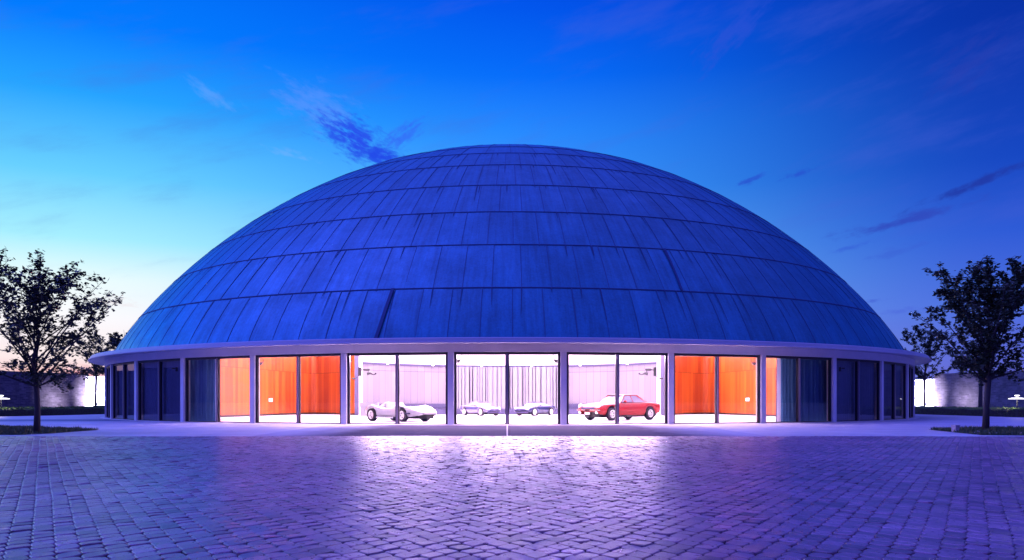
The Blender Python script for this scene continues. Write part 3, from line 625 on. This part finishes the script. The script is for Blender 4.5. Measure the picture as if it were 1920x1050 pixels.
for i, px in enumerate((727, 812, 903, 997, 1088, 1176)):
    x, y = px_arc(px, 12.2); b = MB(); soft_round(b, (x, y, 3.93), .09, .055); b.box(x-.02, x+.02, y, y+.2, 3.9, 3.94)
    tag(b.build('cornice_light', MAT['lamp']), ('leftmost', 'second from left', 'third from left', 'third from right', 'second from right', 'rightmost')[i]+' of six small round lights on the back wall cornice', 'light', 'small round lights along the cornice')
for px, Y, z, lab in ((508, 62.2, 1.12, 'square white switch low on the left orange wall, in the fully lit bay'), (421.5, 58.4, 1.26, 'square white switch on the left orange wall next to the curtain'), (1401, 62.6, 1.16, 'square white switch low on the right orange wall')):
    x = P(px, Y)[0]; b = MB().box(x-.13, x+.13, Y-.12, Y-.05, z-.13, z+.13); b.box(x-.04, x+.04, Y-.135, Y-.12, z-.05, z+.05); tag(b.build('wall_switch', MAT['inner']), lab, 'switch')
# lamps and projectors
def hang_lamp(px, py, Y, s, mat_, label, flip):
    x, _, z = P(px, Y, py); t = empty('hanging_lamp', (x, Y, z), label=label, cat='lamp')
    MB().lathe([(0, -.13*s), (.10*s, -.11*s), (.17*s, 0), (.175*s, .05*s), (0, .06*s)], 14).build('bowl', mat_, t, True)
    MB().tube([(flip*.1*s, 0, .05*s), (flip*.2*s, 0, .08*s), (flip*.21*s, 0, .2*s), (flip*.19*s, 0, 3.29-z)], .014*s, 6).build('arm', MAT['black'], t)
hang_lamp(487.5, 681, 45.6, .85, MAT['metal'], 'grey bowl lamp hanging at the top of the left orange bay', 1)
hang_lamp(1414.5, 681, 45.6, .85, MAT['metal'], 'grey bowl lamp hanging at the top of the right orange bay', -1)
hang_lamp(655.5, 676.5, 41.2, .62, MAT['metal'], 'grey bowl lamp half hidden by the frame above the white racing car', 1)
hang_lamp(1251, 676.5, 41.2, .62, MAT['metal'], 'grey bowl lamp half hidden by the frame above the red car', -1)
hang_lamp(857.5, 676, 39.2, .9, MAT['black'], 'small dark lamp in the top left corner of the centre window', 1)
hang_lamp(1044.5, 676, 39.2, .9, MAT['black'], 'small dark lamp in the top right corner of the centre window', -1)
def projector(px, py, Y, sg, s, label, extra=True):
    x, _, z = P(px, Y, py); t = empty('spotlight_cluster', (x, Y, z), label=label, cat='spotlight')
    MB().box(-.09*s, .09*s, -.1*s, .1*s, -.28*s, .22*s).build('bracket', MAT['black'], t)
    b = MB().tube([(sg*.09*s, 0, .07*s), (sg*.22*s, 0, .08*s)], .03*s, 6); b.tube([(sg*.2*s, 0, .08*s), (sg*.26*s, 0, .09*s), (sg*.52*s, 0, .09*s), (sg*.56*s, 0, .07*s)], [.05*s, .08*s, .075*s, .06*s], 10); b.build('upper_lamp', MAT['black'], t)
    if extra:
        b = MB().tube([(sg*.42*s, -.1, -.16*s), (sg*.6*s, -.1, -.12*s), (sg*.8*s, -.1, -.2*s), (sg*.95*s, -.1, -.12*s)], [.10*s, .07*s, .03*s, .06*s], 8); b.tube([(sg*.5*s, -.1, -.1*s), (sg*.46*s, -.05, .06*s)], .025*s, 6); b.build('lower_lamp', MAT['black'], t)
        b = MB().tube([(-sg*.06*s, 0, -.26*s), (-sg*.25*s, 0, -.42*s)], .015*s, 5); b.tube([(-sg*.25*s, 0, -.42*s), (-sg*.46*s, 0, -.42*s)], .045*s, 8); b.build('side_lamp', MAT['black'], t)
projector(675, 696, 60.5, 1, 1.25, 'black spotlight cluster on the white column above the white racing car')
projector(1228, 696, 60.5, -1, 1.25, 'black spotlight cluster on the white column above the red car')
for px, sg, lab in ((331, -1, 'black camera on a bracket outside the left shuttered bay'), (1575, 1, 'black camera on a bracket outside the right shuttered bay')):
    a = on_glass(px, 28.05); projector(px, 692, D0-28.05*cos(a)-.12, sg, .42, lab, False)
# ------------------------------------------------------------------ cars
def interp(tab, x, i):
    if x <= tab[0][0]: return tab[0][i]
    for p, q in zip(tab, tab[1:]):
        if x <= q[0]: u = (x-p[0])/(q[0]-p[0]); u = u*u*(3-2*u)*.6+u*.4; return p[i]+(q[i]-p[i])*u
    return tab[-1][i]
def car(name, loc, head, s, tab, wb, tw, wr, paint, label, gh=None, humps=None, rim=.62, wheel_w=.21, parts=None):
    t = empty(name, loc, head, label=label, cat='car'); fx, rx = wb/2, -wb/2; ra = wr*1.14
    b = MB(); x0, x1 = tab[0][0], tab[-1][0]; n = 130; rings = []
    for k in range(n+1):
        x = x0+(x1-x0)*k/n; zl, zs, zt, w_ = (interp(tab, x, i) for i in (1, 2, 3, 4))
        for xw in (fx, rx):
            d = abs(x-xw)
            if d < ra: zl = max(zl, wr+sqrt(ra*ra-d*d))
        zs = max(zs, zl+.035); hh = zs-zl
        row = [(w_*(.93 if zl > .3 else .86), zl), (w_*.985, zl+hh*.28), (w_, zl+hh*.6), (w_*.975, zs-.03), (w_*.90, zs+.004), (w_*.66, zs*.5+zt*.5), (w_*.33, zt*.93+zs*.07), (0, zt)]
        rings.append([(x*s, y*s, z*s) for y, z in row]+[(x*s, -y*s, z*s) for y, z in row[-2::-1]])
    m_ = len(rings[0]); vs = [p for r_ in rings for p in r_]
    b.add(vs, [(i*m_+k, i*m_+k+1, (i+1)*m_+k+1, (i+1)*m_+k) for i in range(n) for k in range(m_-1)]+[tuple(range(m_)), tuple(n*m_+k for k in range(m_))[::-1]])
    body = b.build('body', paint, t, True)
    u = MB(); wi = (tw-.22)*.5*1.0
    u.box((x0+.25)*s, (x1-.3)*s, -wi*.86*s, wi*.86*s, .15*s, .40*s); u.box((rx+ra)*s, (fx-ra)*s, -(wi+.12)*s, (wi+.12)*s, .16*s, .3*s); u.build('underbody', MAT['black'], t)
    for xw in (fx, rx):
        for sd_ in (-1, 1):
            y_ = sd_*(tw/2)*s; R = Matrix.Translation((xw*s, y_, wr*s)) @ Matrix.Rotation(sd_*pi/2, 4, 'X')   # axis along y, +z of the profile points outwards
            R = Matrix.Translation((xw*s, y_, wr*s)) @ Matrix.Rotation(-sd_*pi/2, 4, 'X')
            ww = wheel_w/2*s; r_ = wr*s; ty = MB().lathe([(r_*rim, -ww), (r_*.94, -ww), (r_, -ww*.7), (r_, ww*.7), (r_*.94, ww), (r_*rim, ww), (r_*rim, ww*.6)], 28, R).build('wheel', MAT['tyre'], t, True)
            rm = MB().lathe([(0, ww*.78), (r_*.16, ww*.78), (r_*.18, ww*.55), (r_*rim*.42, ww*.5), (r_*rim*.45, ww*.1)], 24, R); rm.lathe([(r_*rim*.78, ww*.3), (r_*rim*.82, ww*.85), (r_*rim, ww*.95), (r_*rim, ww*.2)], 28, R)
            for q in range(5):
                a_ = q*2*pi/5+.3; Rq = R @ Matrix.Rotation(a_, 4, 'Z'); rm.box(r_*.12, r_*rim*.86, -r_*.075, r_*.075, ww*.42, ww*.66, Rq)
            rm.build('rim', MAT['chrome_rim'], ty); MB().lathe([(0, ww*.05), (r_*rim, ww*.05)], 20, R).build('brake', MAT['black'], ty)
    if gh:                                                # glasshouse: (windscreen foot, roof front, roof rear, rear glass foot, belt z, roof z, belt half width, roof half width)
        a_, b_, c_, d_, zb, zr, wb_, wrf = gh; k = lambda x, y, z: (x*s, y*s, z*s)
        gv = []
        for sd_ in (1, -1):
            gv += [k(a_, wb_*.80*sd_, zb-.03), k(a_-.22, wb_*sd_, zb), k(b_-.04, wrf*sd_, zr-.05), k(c_+.05, wrf*sd_, zr-.05), k(d_+.35, wb_*sd_, zb), k(d_, wb_*.72*sd_, zb-.02)]
        g_ = MB(); g_.add(gv, [(1, 2, 3, 4), (7, 10, 9, 8), (0, 6, 7, 8, 2, 1), (5, 4, 3, 9, 10, 11)]); g_.build('windows', MAT['car_glass'], t)
        rf = MB(); nn = 8; vs = []
        for i in range(nn+1):
            x = b_+.03-(b_+.03-c_+.03)*i/nn
            for j in range(7): y = -1+2*j/6; vs.append(k(x, y*(wrf+.02), zr-.02+.035*(1-(2*i/nn-1)**2)-.055*abs(y)**3))
        rf.add(vs, [(i*7+j, i*7+j+1, i*7+j+8, i*7+j+7) for i in range(nn) for j in range(6)])
        rf.build('roof', paint, t, True); pi_ = MB()
        for sd_ in (1, -1):
            pi_.tube([k(a_-.2, (wb_+.0)*sd_, zb-.02), k(b_, (wrf+.01)*sd_, zr-.035)], .028*s, 6); pi_.tube([k(b_, (wrf+.01)*sd_, zr-.035), k(c_, (wrf+.01)*sd_, zr-.035)], .026*s, 6)
            pi_.add([k(c_+.12, wrf*sd_*1.012, zr-.04), k(c_-.02, wrf*sd_*1.0, zr-.03), k(d_, wb_*.80*sd_, zb-.02), k(d_+.42, (wb_+.012)*sd_, zb-.02)], [(0, 1, 2, 3), (3, 2, 1, 0)])
            pi_.tube([k(.5*(b_+c_)+.05, (wrf+.008)*sd_, zr-.04), k(.5*(b_+c_)+.0, (wb_+.008)*sd_, zb)], .018*s, 5)
        pi_.build('pillars', paint, t)
    if parts: parts(t, s)
    return t
MAT['chrome_rim'] = mat('bright_rim', (.78, .78, .8), .3, .3)
MAT['car_glass'] = mat('car_glass', (.16, .15, .26), .08, 0., .8)
def paint(n, c, **k): return mat(n, c, .28, 0., .6, Coat_Weight=.9, Coat_Roughness=.08, **k)
FY = -.05
def ground_px(px, Y): return (px-CX)/F*Y
def place(px, Y, h, wb, tw, s, near):                      # near front wheel seen at px, distance Y; heading h; which side (+1 left) faces us
    X = ground_px(px, Y); c, n_ = Vector((cos(h), sin(h))), Vector((-sin(h), cos(h)))
    p = Vector((X, Y))-c*(wb/2*s)-n_*(tw/2*s*near); return (p.x, p.y, FY)
# white open racer
h1 = atan2(-.67, .74); W1 = (2.42, 1.46)
def parts1(t, s):
    k = lambda x, y, z: (x*s, y*s, z*s)
    b = MB(); n = 14; vs = []
    for i in range(n+1):
        a_ = -pi*.52+pi*1.04*i/n; vs += [k(-.30+.62*cos(a_), .52*sin(a_), .70), k(-.42+.52*cos(a_), .46*sin(a_), .97)]
    b.add(vs, [(2*i, 2*i+2, 2*i+3, 2*i+1) for i in range(n)]); b.build('windscreen', mat('frosted_screen', (.75, .72, .8), .2), t, True)
    b = MB(); pr = [(-1.55, .03, .76), (-1.25, .16, .90), (-.95, .25, .98), (-.80, .27, 1.0), (-.70, .24, .96), (-.66, .1, .7)]; vs = []
    for x, w_, z in pr:
        for j in range(9): q = -1+j/4; vs.append(k(x, q*w_*1.35, .66+(z-.66)*max(0, 1-q*q)**.5))
    b.add(vs, [(i*9+j, i*9+j+1, i*9+j+10, i*9+j+9) for i in range(5) for j in range(8)]); b.build('headrest', MAT['racer'], t, True)
    MB().add([k(.02, -.42, .735), k(.28, -.36, .765), k(.28, .36, .765), k(.02, .42, .735)], [(0, 1, 2, 3)]).build('cowl_vent', MAT['black'], t)
    b = MB(); b.box(1.92*s, 2.11*s, -.60*s, .60*s, .36*s, .47*s); b.build('grille', MAT['grille'], t)
    for y_ in (-.83, .83): MB().box(1.5*s, 1.82*s, (y_-.031)*s, (y_+.031)*s, .38*s, .46*s).build('brake_duct', MAT['grille'], t)
    for y_ in (-.877, .877): MB().box(-.72*s, .62*s, (y_-.018)*s, (y_+.018)*s, .17*s, .25*s).build('side_pipe', MAT['chrome'], t)
MAT['racer'] = paint('white_racer_paint', (.27, .27, .33)); MAT['grille'] = mat('violet_black_grille', (.03, .022, .09), .5)
tab1 = [(-2.12, .46, .54, .58, .40), (-1.98, .40, .60, .64, .56), (-1.80, .34, .66, .70, .74), (-1.45, .28, .82, .74, .86), (-1.15, .22, .86, .72, .88), (-.75, .2, .74, .70, .82), (-.3, .2, .66, .68, .79), (.3, .2, .68, .74, .80), (.8, .22, .80, .76, .87), (1.15, .22, .84, .74, .89), (1.6, .24, .74, .66, .87), (2.0, .28, .60, .56, .76), (2.25, .32, .51, .50, .60), (2.38, .38, .475, .47, .44)]
car('racing_car', place(756, 44.4, h1, *W1, 1.05, -1), h1, 1.05, tab1, *W1, .335, MAT['racer'], 'white open racing car with curved fenders and pointed nose, at left', None, None, .64, .25, parts1)
# red four headlamp fastback
h4 = atan2(-.61, -.79); W4 = (2.72, 1.52)
def parts4(t, s):
    k = lambda x, y, z: (x*s, y*s, z*s)
    for y_ in (-.64, .64):
        b = MB().lathe([(0, .06*s), (.10*s, .045*s), (.125*s, 0), (.13*s, -.06*s)], 18, Matrix.Translation(k(2.16, y_, .70)) @ Matrix.Rotation(pi/2, 4, 'Y')); b.build('headlight', MAT['headlamp'], t, True)
    for y_ in (-.60, .60): MB().lathe([(0, .03*s), (.07*s, .02*s), (.075*s, -.05*s)], 14, Matrix.Translation(k(2.24, y_, .40)) @ Matrix.Rotation(pi/2, 4, 'Y')).build('fog_light', MAT['headlamp'], t, True)
    b = MB().box(2.15*s, 2.27*s, -.78*s, -.16*s, .495*s, .545*s); b.box(2.15*s, 2.27*s, .16*s, .78*s, .495*s, .545*s); b.build('bumper', MAT['chrome'], t)
    b = MB(); b.box(2.15*s, 2.262*s, -.46*s, .46*s, .565*s, .66*s); b.build('grille', MAT['grille'], t)
    MB().box(2.262*s, 2.29*s, -.17*s, .17*s, .30*s, .41*s).build('number_plate', MAT['headlamp'], t)
    for y_ in (-.88, .88): MB().lathe([(0, -.06*s), (.07*s, -.05*s), (.08*s, .03*s), (0, .07*s)], 10, Matrix.Translation(k(.52, y_, .95))).build('mirror', MAT['red'], t, True)
    b = MB(); b.box(-.55*s, -.25*s, -.5*s, -.15*s, .7*s, 1.03*s); b.box(-.55*s, -.25*s, .15*s, .5*s, .7*s, 1.03*s); b.build('seats', MAT['red'], t)
MAT['red'] = mat('red_paint', (.27, .001, .006), .35, 0., .3, Coat_Weight=.2, Coat_Roughness=.1); MAT['headlamp'] = mat('headlamp_glass', (.85, .84, .86), .12)
tab4 = [(-2.25, .48, .74, .82, .62), (-2.12, .38, .84, .88, .82), (-1.7, .30, .88, .92, .87), (-1.2, .24, .90, .94, .88), (-.6, .22, .87, .92, .87), (.1, .22, .86, .92, .86), (.8, .22, .84, .92, .86), (1.3, .26, .84, .90, .87), (1.8, .28, .80, .85, .86), (2.1, .32, .72, .78, .82), (2.2, .36, .66, .72, .76), (2.24, .42, .60, .64, .7)]
car('sports_coupe', place(1146.4, 47.3, h4, *W4, 1.13, 1), h4, 1.13, tab4, *W4, .335, MAT['red'], 'red fastback coupe with chrome front lamps and small number plate, at right', (.92, .28, -.62, -1.50, .90, 1.30, .76, .58), None, .60, .2, parts4)
# two small coupes at the centre
def small(px, sg, paintm, label, nm, kid):
    h = atan2(-.8, -.6*sg); Wb = (2.35, 1.42)
    def parts(t, s):
        k = lambda x, y, z: (x*s, y*s, z*s)
        for y_ in (-.58, .58): MB().lathe([(0, .05*s), (.09*s, .04*s), (.12*s, -.05*s)], 12, Matrix.Translation(k(1.86, y_, .60)) @ Matrix.Rotation(pi/2, 4, 'Y')).build('headlight', MAT['headlamp'], t, True)
        b = MB().box(1.93*s, 2.03*s, -.40*s, -.04*s, .47*s, .57*s); b.box(1.93*s, 2.03*s, .04*s, .40*s, .47*s, .57*s); b.build('grille', MAT['grille'], t)
        MB().box(1.9*s, 2.035*s, -.66*s, .66*s, .26*s, .33*s).build('front_lip', MAT['grille'], t)
        for y_ in (-.84, .84): MB().lathe([(0, -.05*s), (.06*s, -.04*s), (.07*s, .03*s), (0, .06*s)], 8, Matrix.Translation(k(.45, y_, .86))).build('mirror', paintm, t, True)
    tab = [(-1.92, .44, .70, .78, .5), (-1.8, .36, .80, .84, .74), (-1.3, .28, .84, .86, .83), (-.7, .22, .80, .84, .82), (.1, .22, .78, .84, .82), (.7, .24, .78, .84, .83), (1.2, .26, .76, .80, .84), (1.65, .28, .66, .70, .80), (1.9, .32, .54, .60, .70), (2.0, .38, .48, .54, .62)]
    gh = (.85, .15, -.55, -1.45, .82, 1.15, .70, .52) if kid == 0 else (.80, .18, -.35, -1.62, .82, 1.14, .70, .50)
    car(nm, place(px, 62, h, *Wb, .92, sg), h, .92, tab, *Wb, .32, paintm, label, gh, None, .7, .2, parts)
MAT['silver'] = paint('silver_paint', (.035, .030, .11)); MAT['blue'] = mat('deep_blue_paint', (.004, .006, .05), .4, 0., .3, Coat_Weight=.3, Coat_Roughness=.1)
small(902.6, -1, MAT['silver'], 'small pale silver coupe left of the centre mullion, nose to the right', 'silver_coupe', 0)
small(1001, 1, MAT['blue'], 'small blue sided coupe right of the centre mullion, nose to the left', 'blue_coupe', 1)
